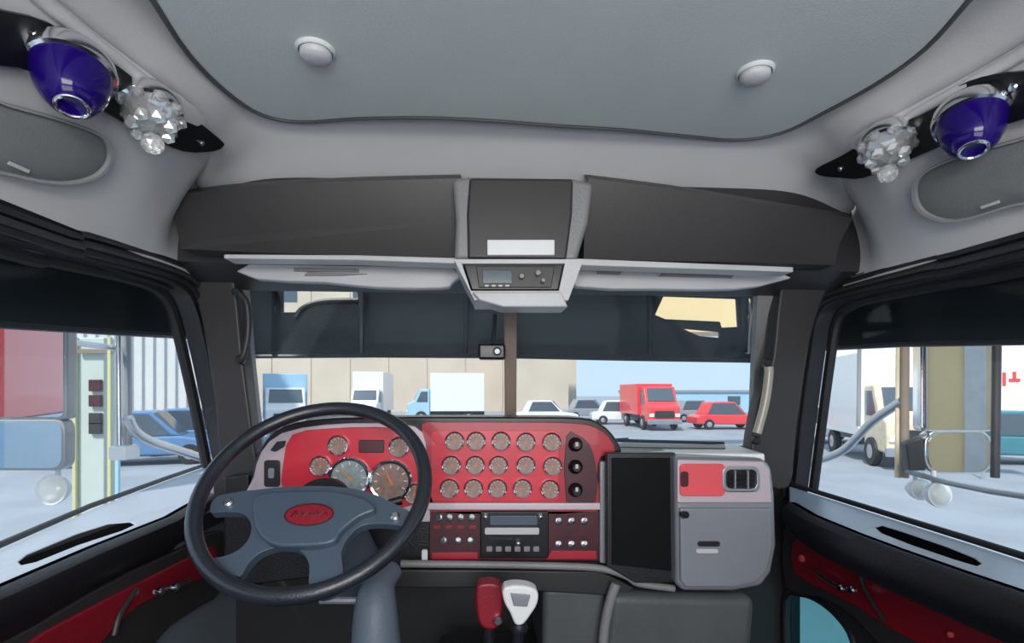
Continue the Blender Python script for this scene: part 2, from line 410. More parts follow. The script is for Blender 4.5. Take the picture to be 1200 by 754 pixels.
# cab roof cap in front: closes the gap between roof and windshield
o = obj('trim_7', prism(new(), [W(-1.0, 1.46, .36), W(-1.0, 1.46, .72), W(-1.0, 1.62, .70), W(-1.0, 1.66, .32), W(-1.0, 1.60, .31)], (2.06, 0, 0)), M['char']); tag(o, 'dark roof cap above the windshield', 'trim', kind=S)

# grab handles on the pillars
def handle(name, pts, r, m, label, ends):
    h = root(name, pts[0], label, 'handle', 'pillar grab handles')
    obj('grip', tube(new(), smooth_loop(pts, 5, False), r, 10), m, h)
    for e in ends: obj('mount', lathe(new(), [(.013, -.004), (.013, .012), (.009, .016), (0, .016)], e, (0, -1, 0), 16), M['black'], h)
    return h
P = LY([(901, 430), (901, 440), (897, 470), (890, 498), (887, 508)], 1.50)
handle('grab_handle', P,   .013, M['handle'], 'tan grab handle on the passenger side windshield pillar', [PY(898, 426, 1.55), PY(885, 516, 1.55)])
P = LY([(281, 345), (289, 356), (291, 385), (287, 412), (283, 420)], 1.50)
handle('grab_handle', P, .009, M['char'], 'dark grab handle on the driver side windshield pillar', [PY(279, 343, 1.55), PY(283, 422, 1.55)])

# ------------------------------------------------------------ overhead console
oc = root('overhead_console', W(0, 1.42, .37), 'dark charcoal overhead console running across above the windshield', 'console')
def shelf(nm, top, bot, m):
    # band that leans: top edge far, bottom nearer, folded in the middle
    t = smooth_loop([PY(a, b, 1.44) for a, b in top], 3, False); bt = smooth_loop([PY(a, b, 1.38) for a, b in bot], 3, False)
    c1 = [V((a.x, 1.38, a.z+(-.035))) for a in t]
    c3 = [V((a.x, 1.445, a.z+.002)) for a in bt]
    bm = loft(new(), [t, [a.lerp(b, .5)+V((0, 0, .006)) for a, b in zip(t, c1)], c1, [a.lerp(b, .5)+V((0, .018, 0)) for a, b in zip(c1, bt)], bt, c3])
    bmesh.ops.holes_fill(bm, edges=bm.edges)
    return obj(nm, bm, m, oc)
shelf('shelf_panel', [(216, 224), (300, 214), (420, 208), (540, 205)], [(212, 292), (300, 296), (420, 300), (540, 304)], M['char2'])
shelf('shelf_panel', [(684, 205), (780, 217), (880, 233), (982, 250)], [(684, 304), (780, 306), (880, 308), (978, 311)], M['char2'])
# centre pod
obj('pod', prism(new(), LY([(530, 209), (548, 206), (672, 208), (696, 214), (690, 260), (678, 300), (676, 306), (532, 304), (534, 260)], 1.34), (0, .12, 0)), M['midgrey'], oc, bevel=.02, seg=4)
obj('pod_face', prism(new(), LY([(550, 208), (672, 209), (671, 250), (664, 304), (548, 303), (547, 250)], 1.330), (0, .02, 0)), M['char2'], oc, bevel=.008, seg=4)
obj('lip', prism(new(), LY([(262, 298), (420, 299), (560, 303), (680, 303), (930, 313), (930, 319), (680, 311), (560, 310), (420, 305), (262, 303)], 1.365), (0, .06, 0)), M['pale'], oc, bevel=.003)
# radio surround
obj('radio_surround', ring(new(), LY([(532, 304), (684, 304), (666, 352), (556, 352)], 1.33), LY([(541, 309), (662, 309), (655, 341), (552, 341)], 1.33), (0, .15, 0)), M['pale'], oc, bevel=.004)
obj('shelf_lip', prism(new(), LY([(553, 342), (658, 342), (666, 360), (590, 360), (562, 352)], 1.31), (0, .10, 0)), M['pale'], oc, bevel=.005)
o = obj('notice_strip', prism(new(), LY([(571, 281), (650, 281), (650, 299), (571, 299)], 1.322), (0, .012, 0)), M['white'], bevel=.002)
tag(o, 'pale label strip on the overhead console above the radio', 'label')
cb = root('two_way_radio', PY(600, 340, 1.36), 'black two-way radio mounted in the overhead console', 'radio')
obj('case', prism(new(), LY([(543, 309), (661, 309), (654, 340), (553, 340)], 1.345), (0, .15, 0)), M['gloss'], cb, bevel=.003)
obj('faceplate', prism(new(), LY([(558, 312), (650, 312), (646, 337), (561, 337)], 1.34), (0, .02, 0)), M['char'], cb, bevel=.002)
obj('display', prism(new(), LY([(565, 317), (600, 317), (600, 332), (566, 332)], 1.337), (0, .01, 0)), M['winglass'], cb, bevel=.001)
for a, b, r_ in ((630, 321, .008), (636, 330, .006), (611, 325, .007)):
    obj('knob', lathe(new(), [(r_, 0), (r_, .012), (r_*.8, .015), (0, .015)], PY(a, b, 1.34), (0, -1, 0), 16), M['midgrey'], cb)
for k in range(4): obj('button', prism(new(), LY(rrect(568+8*k, 334, 573+8*k, 336, .8, 1), 1.338), (0, .006, 0)), M['pale'], cb)
# sun visors folded up
for i, (pts, slot, bar) in enumerate([
    ([(292, 309), (528, 311), (530, 332), (515, 338), (440, 337), (380, 331), (300, 327)], [(344, 314), (420, 315), (420, 319), (344, 318)], [(360, 319), (430, 321), (400, 323), (356, 323)]),
    ([(684, 312), (916, 320), (908, 331), (862, 339), (770, 339), (676, 336)], [(776, 320), (860, 322), (858, 326), (772, 324)], [(700, 316), (730, 317), (727, 322), (700, 321)])]):
    v = root('sun_visor', PY(*pts[0], 1.47), ['pale grey sun visor folded up on the driver side', 'pale grey sun visor folded up on the passenger side'][i], 'sun visor', 'folded sun visors')
    obj('visor_board', prism(new(), smooth_loop(LY(pts, 1.47), 2), (0, .035, 0)), M['pale'], v, bevel=.006, seg=3)
    obj('mirror_cover', prism(new(), LY(slot, 1.463), (0, .02, 0)), M['midgrey'], v, bevel=.001)
    obj('strap', prism(new(), LY(bar, 1.463), (0, .02, 0)), M['midgrey'], v, bevel=.001)
    hx = [(290, 314), (300, 312)] if i == 0 else [(912, 324), (924, 324)]
    obj('hinge', tube(new(), LY(hx, 1.485), .007, 8), M['black'], v)
# small camera unit by centre post
dc = root('dash_camera', WS(575, 395)-wn*.02, 'small black camera unit hanging beside the windshield centre post', 'camera')
obj('housing', box(new(), WS(576, 410)-wn*.035, (.085, .045, .05)), M['gloss'], dc, bevel=.008)
obj('bracket', tube(new(), [WS(580, 368)-wn*.01, WS(579, 385)-wn*.025, WS(577, 402)-wn*.035], .006, 8), M['black'], dc)
obj('lens', lathe(new(), [(.014, 0), (.014, .006), (.010, .008), (.008, .004), (0, .004)], WS(582, 410)-wn*.035+V((0, -.0225, 0)), (0, -1, 0), 18), M['winglass'], dc)
# ============================================================ DOORS
def quad_x(pts, x): return LX(pts, x)
for side in (-1, 1):
    L = side < 0; sd = 'driver' if L else 'passenger'
    dr = root('door_1' if L else 'door_2', W(-1.03 if L else 1.09, 1.7, -.34), f'{sd} door with black frame, pale ledge and red trim', 'door', kind=S)
    xf = XL-.005 if L else XR+.005
    g = side*.05
    zt, zb = .335, -.335
    # window frame ring: inner trim and seal ring
    if L:
        opn = [(0, 277), (100, 303), (182, 324), (214, 338), (229, 360), (240, 402), (256, 480), (268, 545)]
        out = [(0, 238), (100, 268), (200, 300), (236, 318), (252, 342), (262, 400), (276, 480), (290, 560)]
    else:
        opn = [(1200, 305), (1090, 328), (1010, 345), (975, 356), (958, 374), (950, 420), (940, 500), (931, 575)]
        out = [(1200, 268), (1090, 296), (990, 326), (950, 342), (934, 368), (926, 420), (914, 500), (906, 590)]
    O = LX(opn, xf); Q = LX(out, xf)
    zbb = E-.37
    inner = smooth_loop(O, 4, False)+[V((xf, O[-1].y+.005, zbb)), V((xf, -.6, zbb)), V((xf, -.6, O[0].z))]
    outer = smooth_loop(Q, 4, False)+[V((xf, Q[-1].y, zbb-.05)), V((xf, -.7, zbb-.05)), V((xf, -.7, Q[0].z))]
    obj('window_frame', prism(new(), outer, (g, 0, 0), [inner]), M['black'], dr, bevel=.006, seg=2)
    # raised seal lines following the frame
    for k, (t, rr, mm) in enumerate(((.22, .008, 'black'), (.55, .010, 'char'), (.80, .008, 'rubber'))):
        pth = [a.lerp(b, 1-t)+V((-side*.004, 0, 0)) for a, b in zip(O, Q)]
        pth = [V((pth[0].x, -.6, pth[0].z))]+pth
        obj('seal', tube(new(), smooth_loop(pth, 4, False), rr, 8), M[mm], dr)
    # outer frame step and glass
    xg = xf+side*.085
    obj('window_channel', tube(new(), smooth_loop([p+V((side*.07, 0, -.004)) for p in [V((O[0].x, -.5, O[0].z))]+O], 4, False), .016, 8), M['rubber'], dr)
    gl = [V((xg, -.55, O[0].z+.02))]+[p+V((xg-p.x, 0, 0)) for p in O]+[V((xg, O[-1].y, zbb)), V((xg, -.55, zbb))]
    obj('window_pane', prism(new(), gl, (side*.005, 0, 0)), M['glass'], dr, smooth=False)
    # ledge (top of the door) with slot
    z = E-.335
    xi = XL+.02 if L else XR-.03
    if L:
        A = [PZ(-60, 712, z), PZ(0, 690, z), PZ(110, 642, z), PZ(200, 606, z), PZ(248, 578, z)]; B = [PZ(-60, 668, z), PZ(0, 645, z), PZ(110, 596, z), PZ(200, 562, z), PZ(262, 540, z)]
        slot = [(22, 658), (32, 650), (90, 626), (128, 614), (152, 612), (158, 615), (145, 621), (90, 639), (40, 659), (26, 662)]
    else:
        A = [PZ(1260, 720, z), PZ(1200, 696, z), PZ(1135, 674, z), PZ(1050, 644, z), PZ(1000, 625, z), PZ(950, 604, z), PZ(925, 589, z)]; B = [PZ(1260, 677, z), PZ(1200, 658, z), PZ(1135, 637, z), PZ(1050, 610, z), PZ(1000, 594, z), PZ(950, 578, z), PZ(925, 570, z)]
        slot = [(1026, 620), (1034, 618), (1060, 626), (1110, 643), (1142, 656), (1150, 662), (1144, 665), (1120, 658), (1070, 641), (1034, 627)]
    S3 = [PZ(a, b-(0 if L else 2), z) for a, b in slot]
    A = [V((A[0].x, -.5, z))]+A; B = [V((B[0].x, -.5, z))]+B
    loop = A+B[::-1]
    obj('ledge', prism(new(), loop, (0, 0, -.035), [S3]), M['ledge'], dr, bevel=.004)
    obj('vent_slot', prism(new(), S3, (0, 0, -.03)), M['void'], dr).location.z -= .0015
    Bi = [b+V((side*.012, 0, .006)) for b in B]
    obj('belt_seal', tube(new(), Bi, .008, 8), M['rubber'], dr)
    # upper pad: bulging black panel under the ledge
    A0 = A
    rows = []
    for t, dx, dz in ((0, .0, .0), (.2, .018, -.012), (.5, .024, -.036), (.8, .018, -.062), (1, .0, -.078), (1.4, -.01, -.10)):
        rows.append([a+V((-side*dx, 0, dz)) for a in A0])
    obj('upper_pad', loft(new(), rows, (side*.02, 0, 0)), M['black'], dr)
    # main slab below, with peep window on the passenger side
    xs = (XL-.02) if L else (XR+.0)
    yf = 1.9
    slab = [V((xs, -.6, E-.42)), V((xs, yf, E-.40)), V((xs, yf, E-1.25)), V((xs, -.6, E-1.25))]
    holes = []
    if not L:
        pw = smooth_loop([PX(a, b, xs) for a, b in [(921, 702), (940, 697), (963, 706), (986, 726), (1001, 752), (1006, 800), (1000, 850), (960, 850), (925, 840), (921, 770)]], 3)
        holes = [pw]
    obj('door_panel', prism(new(), slab, (side*(.08 if L else .03), 0, 0), holes), M['doorgrey'] if L else M['char'], dr, bevel=.004)
    if not L:
        obj('lower_window_pane', prism(new(), [p+V((.02, 0, 0)) for p in pw], (.005, 0, 0)), M['teal'], dr, smooth=False)
        ri = new(); tube(ri, [p+V((-.004, 0, 0)) for p in pw], .009, 8, True); obj('lower_window_seal', ri, M['black'], dr)
    # red insert and surround
    xr_ = xs-side*.028
    if L:
        red = [(20, 766), (100, 716), (170, 680), (222, 654), (252, 640), (254, 668), (226, 684), (176, 704), (150, 722), (120, 754), (112, 766)]
        sur = [(-40, 790), (40, 735), (150, 672), (222, 640), (262, 622), (262, 690), (235, 712), (200, 735), (175, 766), (168, 790)]
        xr_ = XL+.0
    else:
        red = [(928, 636), (945, 634), (1010, 662), (1080, 696), (1150, 732), (1215, 768), (1180, 800), (1090, 762), (1050, 742), (1000, 710), (960, 690), (930, 672)]
        sur = [(918, 618), (945, 620), (1010, 648), (1090, 688), (1160, 724), (1240, 770), (1220, 840), (1110, 800), (1040, 766), (1000, 724), (960, 700), (920, 690)]
        xr_ = XR-.025
    obj('insert_surround', prism(new(), smooth_loop(LX(sur, xr_), 2), (side*.05, 0, 0)), M['char2'], dr, bevel=.006)
    obj('red_insert', prism(new(), smooth_loop(LX(red, xr_-side*.006), 2), (side*.02, 0, 0)), M['deepred'], dr, bevel=.006, seg=3)
    # dividing rib, handle, switches
    if L:
        rib = LX([(160, 690), (150, 706), (140, 722), (134, 745)], xr_-side*.012); hd = [(182, 694), (196, 690), (208, 685), (222, 680)]; kn = [(185, 694), (203, 689)]
    else:
        rib = LX([(1006, 668), (1012, 688), (1022, 706), (1036, 728)], xr_-side*.012); hd = [(958, 672), (975, 684), (990, 690), (1002, 691)]; kn = [(988, 690), (1001, 692)]
    obj('rib', tube(new(), smooth_loop(rib, 3, False), .006, 8), M['char2'], dr)
    hp = LX(hd, xr_-side*.03); h = obj('door_handle', tube(new(), smooth_loop(hp, 3, False), .007, 8), M['chrome'], dr)
    for a, b in kn: obj('button', lathe(new(), [(.011, 0), (.011, .008), (.007, .012), (0, .012)], PX(a, b, xr_-side*.034), (-side, 0, 0), 14), M['chrome'], dr)
    if not L:
        obj('bolt', lathe(new(), [(.012, -.01), (.012, .005), (.008, .009), (0, .009)], PX(940, 655, xr_-side*.008), (-side, 0, 0), 14), M['pink'], dr)
        obj('bolt', lathe(new(), [(.007, -.01), (.007, .004), (.004, .006), (0, .006)], PX(1114, 744, xr_-side*.008), (-side, 0, 0), 14), M['pink'], dr)
    # shallow pull cup in the pad
    # outer side shade (dark visor above the side glass)
    sh = root('window_shade', W(-1.12 if L else 1.18, 1.0, .30), f'dark smoked shade panel hanging outside above the {sd} window', 'shade', 'side window shades')
    xo = xg+side*.05
    if L: sp = [(0, 240), (250, 300), (262, 330), (250, 397), (120, 389), (0, 381)]
    else: sp = [(1200, 262), (990, 312), (934, 330), (945, 410), (1060, 404), (1200, 401)]
    q = LX(sp, xo); q = [V((xo, -.5, q[0].z))]+q+[V((xo, -.5, q[-1].z))]
    obj('shade_panel', prism(new(), q, (side*.012, 0, 0)), M['shade'], sh, bevel=.003)
    obj('edge_rail', tube(new(), [V((xo, -.5, q[-1].z)), q[-2], q[-3], q[-4]], .008, 8), M['black'], sh)
    for k in (0, 1): obj('bracket', box(new(), V((xo-side*.02, .6+.6*k, E+.345)), (.05, .04, .03)), M['black'], sh, bevel=.004)
# ============================================================ DASHBOARD
D0 = 1.42
da = root('dashboard', W(.05, 1.5, -.5), 'red panelled truck dashboard full of gauges with pale trim', 'dashboard')
obj('pod_body', prism(new(), smooth_loop(LY([(284, 600), (292, 570), (305, 525), (332, 500), (380, 491), (460, 489), (600, 489), (680, 490), (704, 497), (720, 512), (729, 532), (712, 540), (710, 600), (600, 610), (400, 610)], D0), 3), (0, .13, 0)), M['gloss'], da, bevel=.006)
obj('lower_body', prism(new(), LY([(262, 596), (500, 596), (712, 590), (712, 664), (500, 662), (262, 690)], D0+.012), (0, .30, 0)), M['black'], da, bevel=.006)
# deck reaching the windshield
obj('deck', prism(new(), [W(-.73, 1.54, -.175), W(.24, 1.56, -.175), W(.25, 1.46, -.172), W(.66, 1.36, -.168), W(.72, 1.60, -.174), W(.76, 1.70, -.178), W(-.78, 1.70, -.18)], (0, 0, -.03)), M['white'], da, bevel=.006)
obj('deck_edge', prism(new(), LY([(262, 560), (292, 556), (292, 700), (262, 700)], 1.5), (0, .3, 0)), M['black'], da, bevel=.006)
# defroster vent line on the deck
obj('defroster_vent', prism(new(), [PZ(655, 524, E-.172), PZ(850, 527, E-.172), PZ(850, 523, E-.172), PZ(655, 520, E-.172)], (0, 0, .004)), M['black'], da)
def facepanel(nm, pts, m, y=D0, th=.008, sm=2, bev=.002, par=da, holes=()):
    return obj(nm, prism(new(), smooth_loop(LY(pts, y-th), sm) if sm > 1 else LY(pts, y-th), (0, th+.004, 0), [LY(h, y-th) for h in holes]), m, par, bevel=bev)
facepanel('cluster_surround', [(293, 588), (297, 560), (306, 530), (330, 508), (380, 498), (440, 496), (486, 500), (500, 520), (504, 560), (504, 612), (450, 606), (380, 600)], M['silverpink'])
facepanel('cluster_panel', [(333, 584), (332, 540), (342, 510), (380, 503), (440, 501), (478, 506), (490, 530), (492, 590), (440, 594), (380, 592)], M['brightred'], D0-.009)
facepanel('rocker_switch', rrect(309, 540, 327, 571, 3), M['black'], D0-.009, .008, 1)
facepanel('rocker_insert', rrect(314, 549, 321, 561, 2), M['silver'], D0-.018, .004, 1, .001)
facepanel('toggle_cover', [(316, 528), (324, 518), (334, 517), (332, 524), (322, 530)], M['black'], D0-.009, .008, 1)
facepanel('message_display', rrect(420, 516, 450, 531, 2), M['wine'], D0-.018, .003, 1)
facepanel('centre_panel', [(503, 600), (502, 560), (498, 520), (494, 497), (520, 495), (600, 495), (670, 496), (698, 501), (714, 513), (721, 530), (704, 536), (700, 560), (700, 600), (600, 602)], M['red'], D0)
facepanel('bright_panel', rrect(505, 505, 655, 588, 6), M['brightred'], D0-.008, .003, 1, .001)
facepanel('dark_insert', [(664, 512), (676, 510), (690, 520), (698, 545), (698, 588), (664, 588)], M['wine'], D0-.008, .004, 2, .001)
# gauges
def gauge(px, py, rpx, facem, y, ang, bez='chrome'):
    c = PY(px, py, y); r = rpx/600*(y-.0)
    g = obj('gauge', lathe(new(), [(r*.80, -.002), (r*.80, .002), (0, .002)], c, (0, -1, 0), 28), M[facem], da)
    obj('bezel', lathe(new(), [(r*.99, -.004), (r*1.0, .008), (r*.94, .012), (r*.84, .010), (r*.80, .002), (r*.80, -.004)], c, (0, -1, 0), 28), M[bez], g)
    d = V((math.cos(ang), 0, math.sin(ang))); s = V((-d.z, 0, d.x))
    obj('needle', prism(new(), [c+V((0, -.004, 0))-d*r*.2+s*r*.06, c+V((0, -.004, 0))+d*r*.66, c+V((0, -.004, 0))-d*r*.2-s*r*.06], (0, -.0015, 0)), M['needle'], g, smooth=False)
    tk = new()
    for k in range(9):
        a = math.radians(-30+30*k); dd = V((math.cos(a), 0, math.sin(a)))
        box(tk, c+V((0, -.003, 0))+dd*r*.68, (r*.05, .001, r*.16), Matrix.Rotation(-(a-math.pi/2), 3, 'Y'))
    obj('dial_marks', tk, M['white'], g, smooth=False)
rs = [[(533, 517), (558, 517), (587, 517), (616, 518), (646, 518)], [(529, 545), (557, 545), (584, 545), (616, 545), (647, 546)], [(527, 572), (555, 572), (583, 572), (612, 572), (644, 573)]]
for i, row in enumerate(rs):
    for j, (a, b) in enumerate(row): gauge(a, b, 11.5, 'face', D0-.011, math.radians(random.uniform(60, 200)))
gauge(410, 560, 24, 'palface', D0-.020, 2.4, 'chrome'); gauge(458, 564, 25, 'face', D0-.020, 2.0, 'chrome')
for a, b in ((397, 522), (376, 546), (468, 524), (486, 578)): gauge(a, b, 12, 'face', D0-.019, 1.6)
for b in (521, 547, 574):
    k = obj('control_knob', lathe(new(), [(.020, 0), (.020, .006), (.016, .010), (.014, .026), (.010, .030), (0, .030)], PY(674, b, D0-.010), (0, -1, 0), 24), M['gloss'], da)
    obj('knob_highlight', box(new(), PY(676, b, D0-.043), (.008, .004, .012)), M['pale'], k, bevel=.001)  # pale chip standing in for the highlight on each knob
# trim strip, lower switch panel
facepanel('trim_strip', [(500, 590), (704, 590), (704, 598), (500, 598)], M['silverpink'], D0-.004, .014, 1, .002)
facepanel('switch_panel', [(503, 599), (703, 599), (702, 658), (503, 658)], M['wine'], D0+.0, .008, 1)
facepanel('red_strip', [(506, 648), (560, 648), (560, 656), (506, 656)], M['red'], D0-.009, .003, 1, .001)
facepanel('red_strip', [(646, 646), (699, 646), (699, 656), (640, 656)], M['red'], D0-.009, .003, 1, .001)
def toggle(a, b, big=1):
    c = PY(a, b, D0-.009)
    t = obj('toggle_switch', lathe(new(), [(.010, 0), (.010, .005), (.007, .007), (0, .007)], c, (0, -1, 0), 14), M['satin'], da)
    obj('bat', tube(new(), [c+V((0, -.004, 0)), c+V((0, -.024, .010))], [.0035, .0055], 8), M['chrome'], t)
for a in (515, 527, 540, 553): toggle(a, 607)
for a in (520, 537, 551): toggle(a, 634)
for b in (611, 638):
    for a in (654, 669, 684): toggle(a, b)
for a in (512, 526, 540, 554): facepanel('switch_label', [(a-4, 616), (a+4, 616), (a+4, 620), (a-4, 620)], M['deepred'], D0-.009, .002, 1, 0)
# silver side post, lower edge shelf
facepanel('side_trim', [(703, 541), (712, 541), (712, 662), (703, 660)], M['silver'], D0+.0, .02, 1, .003)
facepanel('small_tab', rrect(494, 645, 501, 659, 2), M['white'], D0-.006, .008, 1, .001)
bm = new(); tube(bm, smooth_loop(LY([(470, 661), (560, 662), (660, 664), (706, 667), (735, 676), (748, 684), (790, 690)], D0-.03), 4, False), .010, 10)
obj('lower_edge_roll', bm, M['midgrey'], da)
obj('knee_panel', prism(new(), LY([(440, 668), (560, 668), (705, 670), (745, 690), (730, 700), (560, 690), (440, 690)], D0), (0, .2, 0)), M['char'], da, bevel=.006)
# black display panel
dp = facepanel('display_frame', [(711, 531), (792, 531), (793, 684), (745, 684), (711, 664)], M['black'], D0-.03, .02, 1, .004)
facepanel('display_screen', [(717, 537), (788, 537), (788, 670), (717, 662)], M['screen'], D0-.05, .003, 1, .001)
obj('display_back', prism(new(), LY([(713, 532), (792, 532), (792, 684), (713, 664)], D0-.02), (0, .3, 0)), M['black'], da, bevel=.004)
# stereo
st = root('stereo', PY(603, 628, D0-.01), 'black stereo head unit with silver button row in the lower dashboard', 'stereo')
def sp_(nm, pts, m, y, th=.006, bev=.001): return facepanel(nm, pts, m, y, th, 1, bev, st)
sp_('case', [(563, 600), (643, 600), (643, 654), (563, 654)], M['gloss'], D0-.008, .014, .003)
sp_('button_row', rrect(568, 619, 632, 627, 2), M['pale'], D0-.022)
sp_('display', rrect(574, 605, 630, 616, 1.5), M['winglass'], D0-.022, .002)
for a, b in ((568, 604), (632, 604), (606, 635)): obj('knob', lathe(new(), [(.009, 0), (.008, .010), (.005, .014), (0, .016)], PY(a+1, b+1, D0-.022), (0, -1, 0), 16), M['satin'], st)
for k in range(6): sp_('button', rrect(570+11*k, 641, 577+11*k, 647, 1.2), M['midgrey'], D0-.022, .004)
sp_('disc_slot', [(572, 631), (600, 631), (600, 633), (572, 633)], M['black'], D0-.022, .002, 0)
# ---------------- glovebox cabinet
G0 = 1.33
gb = root('glovebox', PY(850, 693, G0+.1), 'silver grey glovebox cabinet with red trim and air vent on the passenger side', 'glovebox')
gp = lambda nm, pts, m, y, th=.006, sm=1, bev=.001, holes=(): facepanel(nm, pts, m, y, th, sm, bev, gb, holes)
obj('cabinet', prism(new(), LY(smooth2 := [(791, 536), (896, 538), (905, 548), (909, 580), (911, 640), (905, 672), (893, 688), (860, 694), (800, 694), (793, 684)], G0), (0, .30, 0)), M['silver'], gb, bevel=.014, seg=4)
gp('upper_panel', [(794, 539), (894, 541), (902, 550), (905, 590), (794, 590)], M['silverpink'], G0, .006, 1, .004)
gp('red_trim', rrect(797, 544, 850, 582, 5), M['pink'], G0-.006, .005, 1, .002)
gp('keyhole_plate', rrect(798, 553, 807, 571, 3), M['wine'], G0-.011, .003)
v = gp('air_vent', rrect(847, 547, 891, 577, 8), M['satin'], G0-.006, .008, 1, .002, [rrect(851, 551, 887, 573, 6)])
gp('vent_core', rrect(850, 550, 888, 574, 6), M['black'], G0-.003, .004)
for k in range(4): obj('vent_slat', box(new(), PY(869, 555+4.6*k, G0-.013), (.07, .012, .002), Matrix.Rotation(.5, 3, 'X')), M['char'], v)
for k in range(2): obj('vent_fin', box(new(), PY(861+15*k, 562, G0-.016), (.004, .008, .048)), M['silver'], v)
dd = gp('glovebox_door', [(797, 596), (905, 596), (906, 640), (900, 668), (888, 683), (860, 689), (804, 689), (798, 682)], M['silver'], G0, .010, 1, .005)
gp('lock', ellipse((0, 0, 0), (1, 0, 0), (0, 1, 0), 1, 1, 4) and rrect(798, 600, 808, 608, 3.5), M['gloss'], G0-.010, .008)
gp('latch', rrect(818, 635, 844, 641, 2.5), M['black'], G0-.010, .004)
gp('latch_plate', rrect(816, 644, 842, 649, 2), M['pale'], G0-.010, .004)

# ============================================================ STEERING WHEEL
WC = V((-.4777, 1.1283, 2.1425)); a_, b_ = .787, -.035
wn2 = V((math.sin(b_)*math.cos(a_), -math.cos(b_)*math.cos(a_), math.sin(a_)))
wu = V((0, 0, 1)).cross(wn2).normalized(); wv = wn2.cross(wu)
sw = root('steering_wheel', WC, 'black leather steering wheel with blue grey four spoke hub and red oval emblem', 'steering wheel')
RR = .2365
obj('rim', tube(new(), [WC+wu*RR*math.cos(2*math.pi*k/72)+wv*RR*math.sin(2*math.pi*k/72) for k in range(72)], .0165, 16, True), M['leather'], sw)
def wp(px, py, h=0): return on(px, py, WC+wn2*h, wn2)
hub = [(252, 583), (275, 577), (300, 574), (340, 570), (390, 570), (430, 576), (462, 590), (482, 602), (478, 616), (450, 614), (425, 616), (408, 630), (400, 648), (402, 668), (398, 690), (376, 700), (362, 690), (362, 662), (352, 646), (330, 641), (305, 648), (290, 662), (280, 676), (262, 668), (250, 655), (262, 652), (280, 644), (292, 630), (294, 614), (284, 602), (262, 600), (246, 600)]
obj('hub', prism(new(), smooth_loop([wp(a, b, -.012) for a, b in hub], 3), -wn2*.022), M['hub'], sw, bevel=.008, seg=3)
pad = [(300, 580), (340, 575), (390, 575), (425, 583), (440, 596), (420, 606), (400, 622), (388, 636), (350, 640), (320, 638), (302, 624), (296, 602)]
obj('horn_pad', prism(new(), smooth_loop([wp(a, b, .006) for a, b in pad], 4), -wn2*.03), M['hub'], sw, bevel=.012, seg=4)
ec = wp(362, 603, .0085); e1 = (wp(392, 603, .0085)-ec).length
em = obj('emblem', prism(new(), ellipse(ec, wu, wv, e1*.92, e1*.46, 36), -wn2*.004), M['deepred'], sw, bevel=.001)
obj('emblem_border', tube(new(), ellipse(ec, wu, wv, e1*.94, e1*.48, 36), .0012, 6, True), M['wine'], em)
obj('emblem_script', tube(new(), smooth_loop([ec+wn2*.001+wu*e1*x+wv*e1*y for x, y in ((-.68, -.1), (-.55, .15), (-.45, -.08), (-.3, .1), (-.18, -.08), (0, .1), (.12, -.08), (.28, .12), (.4, -.06), (.55, .1), (.68, 0))], 3, False), .0014, 6), M['wine'], em)
for a, b in ((463, 606), (268, 590)): obj('spoke_bolt', lathe(new(), [(.010, -.01), (.010, .004), (.006, .008), (0, .008)], wp(a, b, -.010), wn2, 16), M['satin'], sw)
cl = root('steering_column', WC-wn2*.06, 'blue grey steering column shroud with stalk below the wheel', 'steering column')
obj('collar', lathe(new(), [(.06, 0), (.07, .02), (.065, .05), (.055, .06)], WC-wn2*.10, wn2, 28), M['black'], cl)
base = WC-wn2*.10
obj('shaft_cover', tube(new(), [base, base-wn2*.12, base-wn2*.26], [.055, .075, .085], 18), M['bluegrey'], cl)
obj('stalk', tube(new(), [base+wu*.04, base+wu*.12+wv*.02, base+wu*.17+wv*.035], [.009, .008, .011], 10), M['black'], cl)
P = [PY(462, 668, 1.20), PY(446, 684, 1.16), PY(440, 715, 1.12), PY(442, 790, 1.10)]
obj('lower_shroud', tube(new(), smooth_loop(P, 4, False), [.022+.003*k for k in range(13)], 14), M['bluegrey'], cl)
obj('lower_rail', tube(new(), LY([(375, 704), (425, 704)], 1.16), .008, 8), M['silver'], cl)

# ============================================================ CENTRE FLOOR AREA
ec_ = root('engine_cover', W(.15, 1.3, -1.3), 'dark grey vinyl engine cover under the middle of the dashboard', 'engine cover')
obj('cover_left', prism(new(), LY([(636, 690), (712, 690), (702, 790), (636, 790)], 1.44), (0, .3, 0)), M['cover'], ec_, bevel=.02, seg=3)
obj('cover_right', prism(new(), LY([(716, 696), (888, 700), (880, 800), (704, 800)], 1.40), (0, .3, 0)), M['cover'], ec_, bevel=.03, seg=3)
obj('cover_fold', tube(new(), smooth_loop(LY([(722, 684), (715, 705), (708, 740), (704, 800)], 1.40), 3, False), .014, 10), M['midgrey'], ec_)
obj('cover_base', box(new(), W(.2, 1.56, -1.05), (.9, .3, .5)), M['black'], ec_, bevel=.01)
gs = root('gear_shifter', PY(603, 840, 1.2), 'silver shield shaped gear knob on a black lever under the stereo', 'gear lever')
kp = [(589, 692), (600, 687), (618, 688), (630, 694), (630, 708), (622, 722), (613, 733), (604, 733), (598, 720), (591, 707)]
obj('knob', prism(new(), smooth_loop(LY(kp, 1.17), 3), (0, .045, 0)), M['white'], gs, bevel=.010, seg=3)
obj('knob_inset', prism(new(), LY([(598, 696), (622, 698), (618, 712), (602, 711)], 1.166), (0, .01, 0)), M['silver'], gs, bevel=.002)
obj('lever', tube(new(), [PY(609, 728, 1.19), PY(606, 760, 1.21), W(-.07, 1.27, -1.31)], [.012, .014, .016], 10), M['black'], gs)
obj('collar', lathe(new(), [(.018, -.01), (.022, 0), (.018, .012)], PY(608, 736, 1.195), (0, 0, 1), 16), M['black'], gs)
